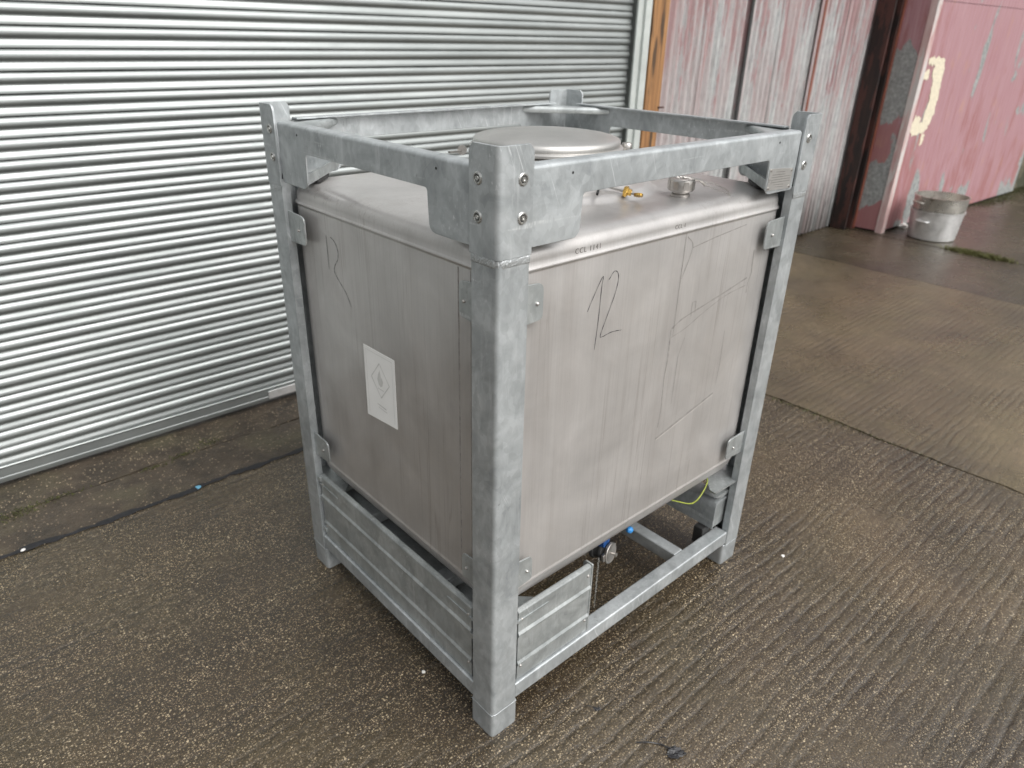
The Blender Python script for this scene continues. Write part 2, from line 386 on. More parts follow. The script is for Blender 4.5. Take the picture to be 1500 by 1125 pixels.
# ------------------------------------------------------------------ ground
bm = BM(); box(bm, (-60, -60, -.30), (80, 60, -.028))
ground = tag(build('ground', bm, DIRT), kind='structure')
def wob(s, seed, amp=.006):
    return amp*(math.sin(s*7.1+seed)+.6*math.sin(s*17.3+seed*2.1)+.45*math.sin(s*41+seed*.7)+.3*math.sin(s*97+seed*3))
def slab(x0, x1, y0, y1, seeds, mat, gap=.004, z=0., rough_edges=(1, 1, 1, 1)):
    """outline of a cast slab with slightly broken edges; seeds: left,right,front,back joint seeds"""
    def line(a, b, n): return [a+(b-a)*i/n for i in range(n+1)]
    pts = []
    nx = max(2, int((x1-x0)/.04)); ny = max(2, int((min(y1, 3)-max(y0, -4))/.04))
    g = gap
    ys = [y0]+line(max(y0, -3.9), y1, ny) if y0 < -4 else line(y0, y1, ny)
    for x in line(x0, x1, nx)[1:-1]: pts.append((x, y0+g+(wob(x, seeds[2]) if seeds[2] else 0)))
    for y in ys: pts.append((x1-g+(wob(y, seeds[1]) if seeds[1] else 0), y))
    for x in line(x1, x0, nx)[1:-1]: pts.append((x, y1-g+(wob(x, seeds[3]) if seeds[3] else 0)))
    for y in ys[::-1]: pts.append((x0+g+(wob(y, seeds[0]) if seeds[0] else 0), y))
    bm = BM(); prism(bm, pts, lambda p, q, d: (p, q, d), -.06, z)
    bmesh.ops.dissolve_degenerate(bm, dist=1e-5, edges=bm.edges)
    return build('concrete_slab', bm, mat, ground, smooth=0)
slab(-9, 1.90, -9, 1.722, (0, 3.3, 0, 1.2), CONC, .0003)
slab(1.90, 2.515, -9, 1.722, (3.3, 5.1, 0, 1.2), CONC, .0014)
slab(-9, 2.515, 1.728, 2.020, (0, 5.1, 1.2, 8.4), STRIP, .0045, -.002)
slab(-9, 2.515, 2.030, 3.2, (0, 5.1, 8.9, 0), STRIP, .006, -.010)
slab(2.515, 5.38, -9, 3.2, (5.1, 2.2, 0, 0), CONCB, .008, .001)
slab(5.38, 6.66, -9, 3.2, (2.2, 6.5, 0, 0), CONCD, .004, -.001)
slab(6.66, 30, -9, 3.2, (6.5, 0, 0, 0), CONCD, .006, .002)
# black sealant squeezed out along the joint by the shutter
bm = BM(); pts = []
N = 260; L = []
for i in range(N+1):
    x = -2.2+i*4.7/N; c = 1.725+wob(x, 1.2); wd = .015+.005*math.sin(x*23)+.003*math.sin(x*71+1)
    L.append((x, c-wd, c+wd*.9))
top = [bm.verts.new((x, a, .0018)) for x, a, b in L]; mid = [bm.verts.new((x, (a+b)/2, .004+.002*math.sin(x*57))) for x, a, b in L]; bot = [bm.verts.new((x, b, .0015)) for x, a, b in L]
for i in range(N):
    bm.faces.new((top[i], top[i+1], mid[i+1], mid[i])); bm.faces.new((mid[i], mid[i+1], bot[i+1], bot[i]))
SEAL = mat_simple('black_joint_sealant', (.010, .010, .012), .6, 0, .4, 60, .5)
build('joint_sealant', bm, SEAL, ground)
# a worn slit of moss in the cracks
def moss(name, spots, label, h=.02, dens=1.0):
    bm = BM()
    for (x, y, rx, ry, n) in spots:
        for i in range(int(n*dens)):
            a = random.gauss(x, rx); b = random.gauss(y, ry); hh = h*random.uniform(.4, 1.2); an = random.uniform(0, 6.28); wd = random.uniform(.002, .005)
            dx, dy = math.cos(an)*wd, math.sin(an)*wd; lx, ly = random.gauss(0, hh*.5), random.gauss(0, hh*.5)
            v = [bm.verts.new((a-dx, b-dy, 0)), bm.verts.new((a+dx, b+dy, 0)), bm.verts.new((a+dx*.5+lx, b+dy*.5+ly, hh*.8)), bm.verts.new((a+lx*1.4, b+ly*1.4, hh))]
            bm.faces.new(v)
    o = build(name, bm, GRASS if name == 'grass_tuft' else MOSS, smooth=0); return tag(o, label, 'moss', kind='stuff')
moss('grass_tuft', [(6.66, .96, .03, .07, 900), (6.65, .80, .025, .05, 450), (6.64, .68, .015, .05, 150), (6.66, 1.12, .015, .05, 150)], 'yellow green grass and moss growing in the joint beside the pots', .035)
moss('moss', [(x*.35+9.3, 1.62+random.uniform(-.05, .1), .15, .06, 500) for x in range(14)], 'dark moss along the foot of the pink cladding and concrete wall', .02, .6)
moss('joint_moss', [(-.78, 2.0, .05, .018, 420), (-.62, 2.02, .05, .012, 200), (-.12, 2.03, .03, .01, 200), (-.25, 2.0, .04, .01, 160), (.02, 2.06, .03, .02, 160), (2.51, .22, .01, .16, 260), (2.51, .5, .012, .08, 160), (2.52, -.1, .008, .1, 90)], 'thin dark moss in the cracks of the concrete yard', .006, .5)

# ------------------------------------------------------------------ the tank container
T = empty('tank_container', (0, 0, 0), 'square stainless steel tank in a galvanised frame standing on wet concrete', 'tank container')
A, B, H, W = 1.2, 1.005, 1.567, .083
corners = [((0, 0), (1, 1)), ((A, 0), (-1, 1)), ((0, B), (1, -1)), ((A, B), (-1, -1))]

def cmap(c, s): return lambda u, v, z: (c[0]+s[0]*u, c[1]+s[1]*v, z)
def arc(cx, cy, r, a0, a1, n=4): return [(cx+r*math.cos(R(a0+(a1-a0)*i/n)), cy+r*math.sin(R(a0+(a1-a0)*i/n))) for i in range(n+1)]
for (c, s) in corners:
    f = cmap(c, s); t = .005; r = .011
    prof = [(W, .026), (W, 0)]+arc(r, r, r, 270, 180, 5)+[(0, W), (.026, W), (.026, W-t), (t, W-t), (t, t), (W-t, t), (W-t, .026)]
    bm = BM(); prism(bm, prof, f, .088, 1.372)
    post = build('post', bm, GALV, T, 35, .0012, 1)
    # foot
    bm = BM(); sq = round_poly([(.0, .0), (.092, .0), (.092, .092), (.0, .092)], .013, 4)
    prism(bm, [(a+.001, b+.001) for a, b in sq], f, 0, .088)
    ft = build('foot', bm, GALV, post, 35, .003, 2)
    # weld bead ring between foot and post
    bm = BM(); tube(bm, [f(W+.004, -.0005, .088), f(.01, -.0005, .088), f(.001, .004, .088), f(-.0005, .012, .088), f(-.0005, W+.004, .088)], .0009, 6); build('weld_seam', bm, GALV, post)
    # head plates: a bent corner plate with cut corners above the rails
    o = -.0025; w2 = .086; zt = H; zb = 1.355
    bm = BM()
    def strip(cols):
        ring = []
        for (p, q, z0, z1) in cols: ring.append([bm.verts.new(f(p[0], p[1], z0)), bm.verts.new(f(p[0], p[1], z1)), bm.verts.new(f(q[0], q[1], z1)), bm.verts.new(f(q[0], q[1], z0))])
        for a, b in zip(ring, ring[1:]):
            for k in range(4): bm.faces.new((a[k], a[(k+1) % 4], b[(k+1) % 4], b[k]))
        bm.faces.new(ring[0]); bm.faces.new(ring[-1][::-1])
    th = .0065
    cols = [((w2, o), (w2, o+th), zb, zt-.016), ((w2-.004, o), (w2-.004, o+th), zb, zt-.007), ((w2-.012, o), (w2-.012, o+th), zb, zt), ((.012, o), (.012, o+th), zb, zt)]
    for k in range(1, 5):
        a = R(270-90*k/5); rr = .0145
        cols.append(((.012+rr*math.cos(a), .012+rr*math.sin(a)), (.012+(rr-th)*math.cos(a), .012+(rr-th)*math.sin(a)), zb, zt))
    cols += [((o, .012), (o+th, .012), zb, zt), ((o, w2-.012), (o+th, w2-.012), zb, zt), ((o, w2-.004), (o+th, w2-.004), zb, zt-.007), ((o, w2), (o+th, w2), zb, zt-.016)]
    strip(cols)
    hp = build('head_plate', bm, GALV, post, 35, .0008, 1)
    # rough weld band where the plate meets the post
    bm = BM(); path = [(W, -.0005), (.06, -.0005), (.036, -.0005), (.012, -.0005), (.0035, .0032), (-.0005, .012), (-.0005, .036), (-.0005, .06), (-.0005, W)]
    fine_p = []
    for a, b in zip(path, path[1:]):
        nn = max(1, int(math.dist(a, b)/.0028)); fine_p += [(a[0]+(b[0]-a[0])*k/nn, a[1]+(b[1]-a[1])*k/nn) for k in range(nn)]
    fine_p.append(path[-1]); rows_w = []
    for k, (u_, v_) in enumerate(fine_p):
        nx_, ny_ = (0, -1) if v_ <= 0 and u_ > .011 else ((-1, 0) if u_ <= 0 and v_ > .011 else (-.7, -.7))
        col = []
        for m_ in range(6):
            h_ = (0, .0015, .0020, .0018, .0014, 0)[m_]*random.uniform(.45, 1.1)
            col.append(bm.verts.new(f(u_+nx_*(h_-.0004), v_+ny_*(h_-.0004), 1.3555-.0036*m_+random.uniform(-.0006, .0006))))
        rows_w.append(col)
    for a, b in zip(rows_w, rows_w[1:]):
        for m_ in range(5): bm.faces.new((a[m_], b[m_], b[m_+1], a[m_+1]))
    build('weld_seam', bm, WELD, post, 0)
    # countersunk bolts
    for zz in (1.504, 1.431):
        for side in (0, 1):
            n = (0, -s[1], 0) if side == 0 else (-s[0], 0, 0)
            u = .058
            pos = Vector(f(u, o, zz)) if side == 0 else Vector(f(o, u, zz))
            bm = BM(); Mx = Matrix.Translation(pos) @ axis_to(n)
            lathe(bm, [(.0125, .000), (.0125, .0015), (.0105, .0032), (.0085, .0032), (.0078, .0012), (.0052, .0012), (.0045, .0036), (.0018, .0036), (0, .0012)], Mx, 20)
            bo = build('bolt', bm, BOLTM, post, 30)
            bm = BM(); lathe(bm, [(.0075, .0005), (.0075, .0018), (.0000, .0018)], Mx, 6); build('bolt_socket', bm, DARK, post)

# spacer tabs that hold the tank
def tab(fmap, u0, u1, z0, z1, d):
    bm = BM(); pts = round_poly([(u0, z0), (u1, z0+.004), (u1, z1-.004), (u0, z1)], [0, .012, .018, 0], 4)
    prism(bm, pts, lambda p, q, dd: fmap(p, q, dd), d, d+.005)
    o = build('tank_clip', bm, GALVP, T, 30, .001, 1)
    bm = BM(); pos = Vector(fmap((u0*.35+u1*.65), (z0+z1)/2-.002, d)); nrm = Vector(fmap(0, 0, -1))-Vector(fmap(0, 0, 0))
    Mx = Matrix.Translation(pos) @ axis_to(nrm); lathe(bm, [(.0042, -.002), (.0042, .003), (.002, .005), (0, .005)], Mx, 8)
    build('rivet', bm, POLISH, o)
for z0, z1 in ((1.198, 1.287), (.482, .565)):
    tab(lambda u, z, d: (d, u, z), W, .138, z0, z1, .010)
    tab(lambda u, z, d: (u, d, z), W, .138, z0, z1, .010)
    tab(lambda u, z, d: (d, B-u, z), W-.004, .175, z0, z1, .010)
    tab(lambda u, z, d: (A-u, d, z), W-.004, .175, z0, z1, .010)
    tab(lambda u, z, d: (A-d, u, z), W, .15, z0, z1, .010)
    tab(lambda u, z, d: (u, B-d, z), W, .15, z0, z1, .010)

# top rails: rounded channel with deeper cut-out ends
def top_rail(name, org, along, inw, L):
    org, along, inw = Vector(org), Vector(along), Vector(inw)
    t = .005; r = .009; zt, zb = 1.5255, 1.458
    f = lambda v, z, s: tuple(org+along*s+inw*v+Vector((0, 0, z)))
    prof = [(0, zb), (0, zt-r)]+arc(r, zt-r, r, 180, 90, 5)[1:]+[(.034, zt), (.034, zt-t), (r, zt-t), (t, zt-r), (t, zb)]
    zd = 1.366; b = .232; half = [(W+.005, zd+.006), (W+.008, zd+.002), (W+.014, zd), (b-.022, zd), (b-.012, zd+.002), (b-.005, zd+.008), (b-.001, zd+.017), (b, zd+.03), (b+.003, zb-.006), (b+.006, zb-.001), (b+.012, zb)]
    st = half+[(L-q, z_) for q, z_ in half[::-1]]
    bm = BM(); ringsr = []
    for q, z_ in st: ringsr.append([bm.verts.new(f(v, (z_ if z0 == zb else z0), q)) for v, z0 in prof])
    for a_, b_ in zip(ringsr, ringsr[1:]):
        for k in range(len(prof)): bm.faces.new((a_[k], a_[(k+1) % len(prof)], b_[(k+1) % len(prof)], b_[k]))
    bm.faces.new(ringsr[0][::-1]); bm.faces.new(ringsr[-1])
    o = build('top_rail', bm, GALV, T, 35, .001, 1)
    # drain holes
    for s_ in (.20, L-.20):
        bm = BM(); Mx = Matrix.Translation(Vector(f(-.0003, zt-.024, s_))) @ axis_to(-inw); lathe(bm, [(.0028, 0), (.0028, .0006), (0, .0006)], Mx, 8); build('drain_hole', bm, DARK, o)
    return o
top_rail('r', (0, .005, 0), (1, 0, 0), (0, 1, 0), A)
top_rail('r', (.005, 0, 0), (0, 1, 0), (1, 0, 0), B)
top_rail('r', (0, B-.005, 0), (1, 0, 0), (0, -1, 0), A)
top_rail('r', (A-.005, 0, 0), (0, 1, 0), (-1, 0, 0), B)
# corner braces, upper roll and lower strip, with rubber pads on the tank
for (c, s) in corners:
    f = cmap(c, s); k = .222
    bm = BM()
    d1, d2 = Vector(f(.012, k, 0)), Vector(f(k, .012, 0)); ax = (d2-d1).normalized(); inn = Vector((s[0], s[1], 0)).normalized(); Lk = (d2-d1).length
    # upper: half-rolled sheet
    pr = [(-.085, 1.5150), (-.008, 1.5185)]+arc(-.006, 1.5065, .012, 80, -60, 6)+arc(-.006, 1.5065, .0095, -60, 80, 6)+[(-.085, 1.5125)]
    prism(bm, pr, lambda p, q, d: tuple(d1+ax*(-p+d*(Lk+2*p))+inn*p+Vector((0, 0, q))), .0, 1.0)
    build('corner_brace', bm, GALVP, T, 40)
    bm = BM()
    pr = [(-.048, 1.376), (0, 1.376), (0, 1.404), (-.004, 1.404), (-.004, 1.380), (-.048, 1.380)]
    prism(bm, pr, lambda p, q, d: tuple(d1+ax*(-p+d*(Lk+2*p))+inn*p+Vector((0, 0, q))), .0, 1.0)
    build('corner_brace', bm, GALVP, T, 40, .001, 1)
    bm = BM(); mc = d1+ax*(Lk/2)+inn*(-.02)
    prism(bm, round_poly([(-.05, -.02), (.05, -.02), (.05, .02), (-.05, .02)], .01, 3), lambda p, q, d: tuple(mc+ax*p+inn*q+Vector((0, 0, d))), 1.3660, 1.3755)
    build('rubber_pad', bm, RUBBER, T)

# lower frame
def rail_box(lo, hi, name='lower_rail'):
    bm = BM(); box(bm, lo, hi); return build(name, bm, GALV, T, 35, .005, 3)
zl, zh, tw = .096, .148, .050
rail_box((W, .0015, zl), (A-W, tw, zh)); rail_box((W, B-tw, zl), (A-W, B-.0015, zh))
rail_box((.0015, W, zl), (tw, B-W, zh)); rail_box((A-tw, W, zl), (A-.0015, B-W, zh))
rail_box((.868, tw, zl+.002), (.915, B-tw, zh-.002), 'cross_member'); rail_box((.17, tw, zl+.002), (.215, B-tw, zh-.002), 'cross_member')
# fork pocket beams: rolled channels under the tank
for x in (1.098, .105):
    bm = BM(); zc = .245
    pr = [(-.045, .175), (-.045, .262)]+arc(-.02, .262, .025, 180, 90, 5)+arc(.02, .262, .025, 90, 0, 5)+[(.045, .175), (.041, .175), (.041, .262)]+arc(.02, .262, .021, 0, 90, 4)+arc(-.02, .262, .021, 90, 180, 4)+[(-.041, .175)]
    prism(bm, pr, lambda p, q, d: (x+p, d, q), .03, B-.03); beam_ = build('support_beam', bm, GALV, T, 35)
    bm = BM(); box(bm, (x-.040, .034, .176), (x+.040, .038, .281)); build('end_cap', bm, GALVP, beam_, 30)
for y in (.30, .70):
    bm = BM(); box(bm, (.06, y-.025, .30), (A-.06, y+.025, .345)); build('cross_member', bm, GALV, T, 35, .004)
# corner shelves carrying the tank
for (c, s) in corners:
    f = cmap(c, s)
    bm = BM(); prism(bm, round_poly([(.006, .006), (.205, .008), (.205, .03), (.03, .205), (.008, .205)], [0, 0, .008, .008, 0], 3), lambda p, q, d: f(p, q, d), .362, .368); build('corner_shelf', bm, GALVP, T, 30)
    bm = BM(); prism(bm, [(.006, .30), (.006, .362), (.15, .362), (.09, .30)], lambda p, q, d: f(p, d, q), .05, .055); build('gusset', bm, GALVP, T, 30)
    bm = BM(); prism(bm, [(.006, .300), (.12, .300), (.16, .315), (.006, .315)], lambda p, q, d: f(p, d, q), .03, .10); build('bracket', bm, GALVP, T, 30)
    bm = BM(); Mx = Matrix.Translation(Vector(f(.10, .075, .30))); lathe(bm, [(.006, -.035), (.006, .02), (.011, .02), (.011, .028), (0, .028)], Mx, 6)
    lathe(bm, [(.006, 0), (.006, .0), (.0, .0)], Mx, 6); build('levelling_bolt', bm, BOLTM, T, 30)

# kick panels: swaged galvanised sheets
def kick(fm, u0, u1, z0, z1, endflange=False):
    bm = BM(); zs = []
    c1, c2 = z0+(z1-z0)*.235, z0+(z1-z0)*.67
    rows = [(.000, z0), (.000, c1-.010), (-.0042, c1-.002), (-.0042, c1+.002), (0, c1+.010), (0, c2-.010), (-.0042, c2-.002), (-.0042, c2+.002), (0, c2+.010), (0, z1-.004), (.002, z1), (.012, z1+.001), (.016, z1), (.016, z1-.003), (.003, z1-.004), (.003, z0)]
    prism(bm, rows, lambda d, z, u: fm(u, z, d), u0, u1)
    o = build('kick_panel', bm, GALVP, T, 14)
    for u in (u0+.012, u1-.012):
        for zz in (z0+.045, z1-.03):
            bm = BM(); nrm = Vector(fm(0, 0, -1))-Vector(fm(0, 0, 0)); lathe(bm, [(.0045, 0), (.0045, .0015), (.0022, .0035), (0, .0035)], Matrix.Translation(Vector(fm(u, zz, 0))) @ axis_to(nrm), 10); build('rivet', bm, POLISH, o)
    if endflange:
        bm = BM(); prism(bm, round_poly([(-.002, z0), (-.002, z1+.004), (.032, z1+.004), (.032, z0)], [0, .003, .014, 0], 4), lambda d, z, u: fm(u, z, d), u1+.0005, u1+.0055); build('end_flange', bm, GALVP, o, 30)
    return o
kick(lambda u, z, d: (.010+d, u, z), .100, B-W-.012, .152, .400)
kick(lambda u, z, d: (u, .010+d, z), .096, .376, .152, .396, True)
bm = BM(); box(bm, (.004, B-W-.02, .38), (.022, B-W, .396)); build('panel_lug', bm, GALVP, T, 30, .001)
bm = BM(); box(bm, (.004, B-W-.02, .17), (.022, B-W, .186)); build('panel_lug', bm, GALVP, T, 30, .001)
# far side panels glimpsed under the tank
kick(lambda u, z, d: (u, B-.010-d, z), .10, A-.10, .152, .400)

# ---- tank body
X0, X1, Y0, Y1 = .036, 1.164, .034, .971
cx, cy = (X0+X1)/2, (Y0+Y1)/2
NQ = 20   # per corner arc
SIDE = 14
def rrect(inset, rad, z):
    x0, x1, y0, y1 = X0+inset, X1-inset, Y0+inset, Y1-inset
    pts = []
    cs = [(x1-rad, y1-rad, 0), (x0+rad, y1-rad, 90), (x0+rad, y0+rad, 180), (x1-rad, y0+rad, 270)]
    for i, (a, b, an) in enumerate(cs):
        for k in range(NQ+1):
            th = R(an+90*k/NQ); pts.append((a+rad*math.cos(th), b+rad*math.sin(th), z))
        nx = cs[(i+1) % 4]; th = R(nx[2]); e = (nx[0]+rad*math.cos(th), nx[1]+rad*math.sin(th)); s = pts[-1]
        for k in range(1, SIDE): pts.append((s[0]+(e[0]-s[0])*k/SIDE, s[1]+(e[1]-s[1])*k/SIDE, z))
    return pts
rc = .078
rings = []
for ins, rad, z in [(.30, .2, .372), (.12, .15, .382), (.055, .10, .388), (.026, rc, .397), (.012, rc, .412), (.0035, rc, .432), (0, rc, .448),
                    (-.0006, rc, .4495), (-.0016, rc, .453), (-.0016, rc, .456), (-.0004, rc, .4590), (.0005, rc, .462), (0, rc, .466), (0, rc, .60), (0, rc, .75), (0, rc, .90), (0, rc, 1.05), (0, rc, 1.20),
                    (0, rc, 1.298), (.0005, rc, 1.301), (-.0015, rc, 1.3035), (-.0040, rc, 1.306), (-.0040, rc, 1.3095), (-.001, rc, 1.3125), (0, rc, 1.3135), (0, rc, 1.326),
                    (.0012, rc, 1.334), (.005, rc, 1.343), (.0115, rc, 1.351), (.020, rc+.006, 1.357), (.030, rc+.018, 1.3605), (.042, rc+.035, 1.362), (.06, rc+.06, 1.363)]:
    rings.append(rrect(ins, rad, z))
base = rings[-1]
lc = (.61, .50)
for rr, z in [(.325, 1.363), (.318, 1.3635), (.310, 1.3665), (.300, 1.3745), (.290, 1.3805), (.281, 1.382), (.262, 1.382), (.256, 1.3835), (.250, 1.389), (.244, 1.3935), (.236, 1.395), (.222, 1.395), (.214, 1.397), (.209, 1.40), (.208, 1.41), (.208, 1.446)]:
    ring = []
    for (x, y, _) in base:
        a = math.atan2(y-lc[1], x-lc[0]); ring.append((lc[0]+rr*math.cos(a), lc[1]+rr*math.sin(a), z))
    rings.append(ring)
bm = BM(); V = [[bm.verts.new(p) for p in r_] for r_ in rings]; n = len(V[0])
for a, b in zip(V, V[1:]):
    for k in range(n): bm.faces.new((a[k], a[(k+1) % n], b[(k+1) % n], b[k]))
bm.faces.new(V[0][::-1]); bm.faces.new(V[-1])
tank = build('tank', bm, STEEL, T, 50)
# vertical weld seam on the side by the near corner
bm = BM(); prism(bm, [(0, .17), (0, .174), (-.0012, .1735), (-.0012, .1705)], lambda p, q, d: (X0+p, q, d), .466, 1.298); build('weld_line', bm, RESID, tank)
bm = BM(); prism(bm, [(0, .128), (0, .130), (-.0006, .130), (-.0006, .128)], lambda p, q, d: (X0+p, q, d), .466, 1.298); build('weld_line', bm, RESID, tank)

# lid
Ml = Matrix.Translation((lc[0], lc[1], 0))
bm = BM(); lathe(bm, [(.200, 1.442), (.2155, 1.444), (.221, 1.450), (.2160, 1.456), (.205, 1.458)], Ml, 96); build('clamp_ring', bm, LIDM, tank, 40)
bm = BM(); lathe(bm, [(.190, 1.4585), (.2125, 1.4595), (.217, 1.463), (.217, 1.468), (.2135, 1.4715), (.208, 1.4725), (.2085, 1.478), (.2070, 1.4865), (.2035, 1.4905), (.196, 1.4935), (.180, 1.4975), (.15, 1.5020), (.10, 1.5065), (.05, 1.509), (0, 1.510)], Ml, 96)
lid = build('lid', bm, LIDM, tank, 40)
def small(name, m, prof, pos, axis=(0, 0, 1), n=20, parent=tank):
    bm = BM(); lathe(bm, prof, Matrix.Translation(Vector(pos)) @ axis_to(axis), n); return build(name, bm, m, parent, 35)
# hinge knob at the back right of the lid and eye bracket at its left
small('lid_hinge', POLISH, [(.006, 0), (.006, .06), (.014, .06), (.0155, .064), (.0155, .082), (.013, .086), (0, .086)], (.825, .385, 1.385))
bm = BM(); box(bm, (.83, .36, 1.435), (.90, .375, 1.439)); box(bm, (.80, .40, 1.442), (.86, .413, 1.446)); build('hinge_strap', bm, POLISH, tank, 0)
for ang in (160, 285, 330, 30):
    a = R(ang); q = Vector((math.cos(a), math.sin(a), 0)); pp = Vector((lc[0], lc[1], 1.425))+q*.222
    bm = BM(); box(bm, (-.010, -.012, -.01), (.012, .012, .010), Matrix.Translation(pp) @ Matrix.Rotation(a, 4, 'Z')); build('lid_lug', bm, POLISH, tank, 35, .001)
small('eye_bolt', POLISH, [(.004, -.004), (.013, -.004), (.013, .004), (.004, .004)], (.405, .625, 1.455), (.67, .74, 0))
bm = BM(); box(bm, (.36, .62, 1.450), (.40, .63, 1.455)); build('eye_bracket', bm, POLISH, tank, 0)
# loose swing bolt with brass wing nut
sb0, sb1 = Vector((.560, .286, 1.405)), Vector((.607, .190, 1.387))
dd = (sb1-sb0).normalized()
bm = BM(); tube(bm, [sb0, sb1+dd*.018], .0042, 10); swing = build('swing_bolt', bm, POLISH, tank)
bm = BM(); lathe(bm, [(.006, -.012), (.0135, -.010), (.015, -.004), (.0125, .000), (.009, .002), (.0085, .010), (.005, .011)], Matrix.Translation(sb1) @ axis_to(dd), 6); build('brass_nut', bm, BRASS, swing, 30)
wc = sb1+dd*.030; side = dd.cross(Vector((0, 0, 1))).normalized()
bm = BM(); lathe(bm, [(.006, -.004), (.012, -.003), (.012, .003), (.006, .004)], Matrix.Translation(wc+side*.004) @ axis_to((.35, .25, .9)), 14); build('brass_wing', bm, BRASS, swing, 30)
bm = BM(); tube(bm, [Vector((.50, .20, 1.392)), Vector((.545, .235, 1.400)), Vector((.575, .245, 1.401))], .0035, 8); build('swing_bolt', bm, RUBBER, tank)
# camlock cap on the top plate
cc = (.782, .150, 1.3570)
cap = small('camlock_cap', POLISH, [(.024, 0), (.026, .004), (.026, .012), (.022, .015), (.022, .019), (.0335, .021), (.035, .025), (.035, .049), (.0325, .053), (.020, .054), (.018, .051), (0, .051)], cc, n=40)
for an in range(0, 360, 45):
    a = R(an+12); bm = BM(); box(bm, (.0335, -.007, .026), (.0365, .007, .047), Matrix.Translation(cc) @ Matrix.Rotation(a, 4, 'Z')); build('cap_rib', bm, POLISH, cap, 0)
ring_c = Vector(cc)+Vector((-.002, .004, .060))
bm = BM(); tube(bm, [ring_c+Vector((.012*math.cos(R(a)), .008*math.sin(R(a)), .006*math.sin(R(a)))) for a in range(0, 361, 30)], .0014, 6, False); build('cap_ring', bm, POLISH, cap)
bm = BM(); c0 = Vector(cc)
tube(bm, spline([c0+Vector((0, -.004, .055)), c0+Vector((.018, -.022, .052)), c0+Vector((.045, -.030, .045)), c0+Vector((.060, -.036, .033))], 5), .0042, 8); build('cap_lever', bm, POLISH, cap)
bm = BM(); tube(bm, spline([c0+Vector((.050, -.030, .042)), c0+Vector((.085, -.045, .036)), c0+Vector((.118, -.068, .018)), c0+Vector((.126, -.078, .002))], 6), .0014, 6)
tube(bm, spline([c0+Vector((.050, -.034, .036)), c0+Vector((.080, -.054, .024)), c0+Vector((.112, -.078, .010)), c0+Vector((.126, -.078, .002))], 6), .0012, 6); build('tether_wire', bm, POLISH, cap)
# small chain beside the rail cut-out
bm = BM()
for i in range(11):
    p0 = Vector((.318+.004*math.sin(i*2.1), .150-.003*i, 1.440-.0075*i))
    Mx = Matrix.Translation(p0) @ Matrix.Rotation(i*1.3, 4, 'Z') @ Matrix.Rotation(R(90), 4, 'X')
    tube(bm, [Mx @ Vector((.0034*math.cos(R(a)), .0052*math.sin(R(a)), 0)) for a in range(0, 361, 45)], .0010, 5, False)
build('lid_chain', bm, POLISH, tank)
# seal tag and vent under the tank
small('outlet_pipe', POLISH, [(.028, -.07), (.028, .04), (.034, .04), (.034, .05), (0, .05)], (.59, .30, .335), (0, 0, 1), 24, T)
vp = Vector((.584, .108, .270)); vd = Vector((.22, -.97, .10)).normalized()
bm = BM(); tube(bm, [Vector((.57, .30, .262)), vp-vd*.10, vp-vd*.098, vp-vd*.085, vp-vd*.083, vp-vd*.045], [.024, .024, .036, .036, .026, .026], 24); valve = build('outlet_valve', bm, BOLTM, T)
Mv = Matrix.Translation(vp) @ axis_to(vd)
bm = BM(); lathe(bm, [(.033, -.060), (.033, -.050), (.027, -.048), (.027, -.030), (.0335, -.028), (.0335, -.020), (.029, -.018), (.029, -.006)], Mv, 28); build('valve_collar', bm, DARK, valve)
bm = BM(); lathe(bm, [(.0335, -.006), (.0345, -.003), (.0345, .002), (.0325, .0035), (.030, .0025), (.006, .002), (.006, .001), (0, .001)], Mv, 36); cdisc = build('valve_cap', bm, POLISH, valve)
bm = BM(); tube(bm, [Mv @ Vector((.0, 0, .001)), Mv @ Vector((.0, 0, .016))], .0040, 8); tube(bm, [Mv @ Vector((.0, 0, .014)), Mv @ Vector((.0, 0, .022))], .0062, 8); build('cap_pin', bm, POLISH, valve)
bm = BM(); box(bm, (.022, -.012, -.012), (.042, .012, -.002), Mv); box(bm, (-.042, -.012, -.012), (-.022, .012, -.002), Mv); build('valve_ear', bm, POLISH, valve, 30, .002)
bm = BM(); box(bm, (-.020, .026, -.040), (.020, .046, -.012), Mv); tube(bm, [Mv @ Vector((.005, .035, -.03)), Mv @ Vector((.02, .052, -.045))], .010, 8); build('blue_clamp', bm, mat_simple('dark_blue_plastic', (.02, .07, .22), .3), valve, 30, .002)
bm = BM(); tube(bm, [Mv @ Vector((.0, .03, -.05)), Vector((.665, .135, .312))], .005, 8); build('valve_handle', bm, BOLTM, valve)
small('handle_knob', BLUE, [(0, -.012), (.007, -.010), (.0115, -.003), (.0115, .004), (.008, .010), (0, .012)], (.690, .122, .300), (.9, -.3, -.2), 18, valve)
bm = BM()
for i in range(26):
    p0 = Vector((.505+.0015*math.sin(i*1.9), .090, .300-.0078*i))
    Mx = Matrix.Translation(p0) @ Matrix.Rotation(i*1.57, 4, 'Z') @ Matrix.Rotation(R(90), 4, 'X')
    tube(bm, [Mx @ Vector((.0022*math.cos(R(a)), .0045*math.sin(R(a)), 0)) for a in range(0, 361, 60)], .0009, 4, False)
build('valve_chain', bm, BOLTM, T)
# earth wire
bm = BM(); tube(bm, spline([(.80, .14, .375), (.86, .075, .362), (.905, .048, .345), (.945, .046, .340), (.985, .05, .356), (1.02, .060, .374), (1.06, .09, .376)], 7), .0022, 8); build('earth_wire', bm, WIREY, T)
bm = BM(); box(bm, (1.03, .05, .10), (1.075, .09, .172)); build('rubber_block', bm, RUBBER, T, 30, .004)

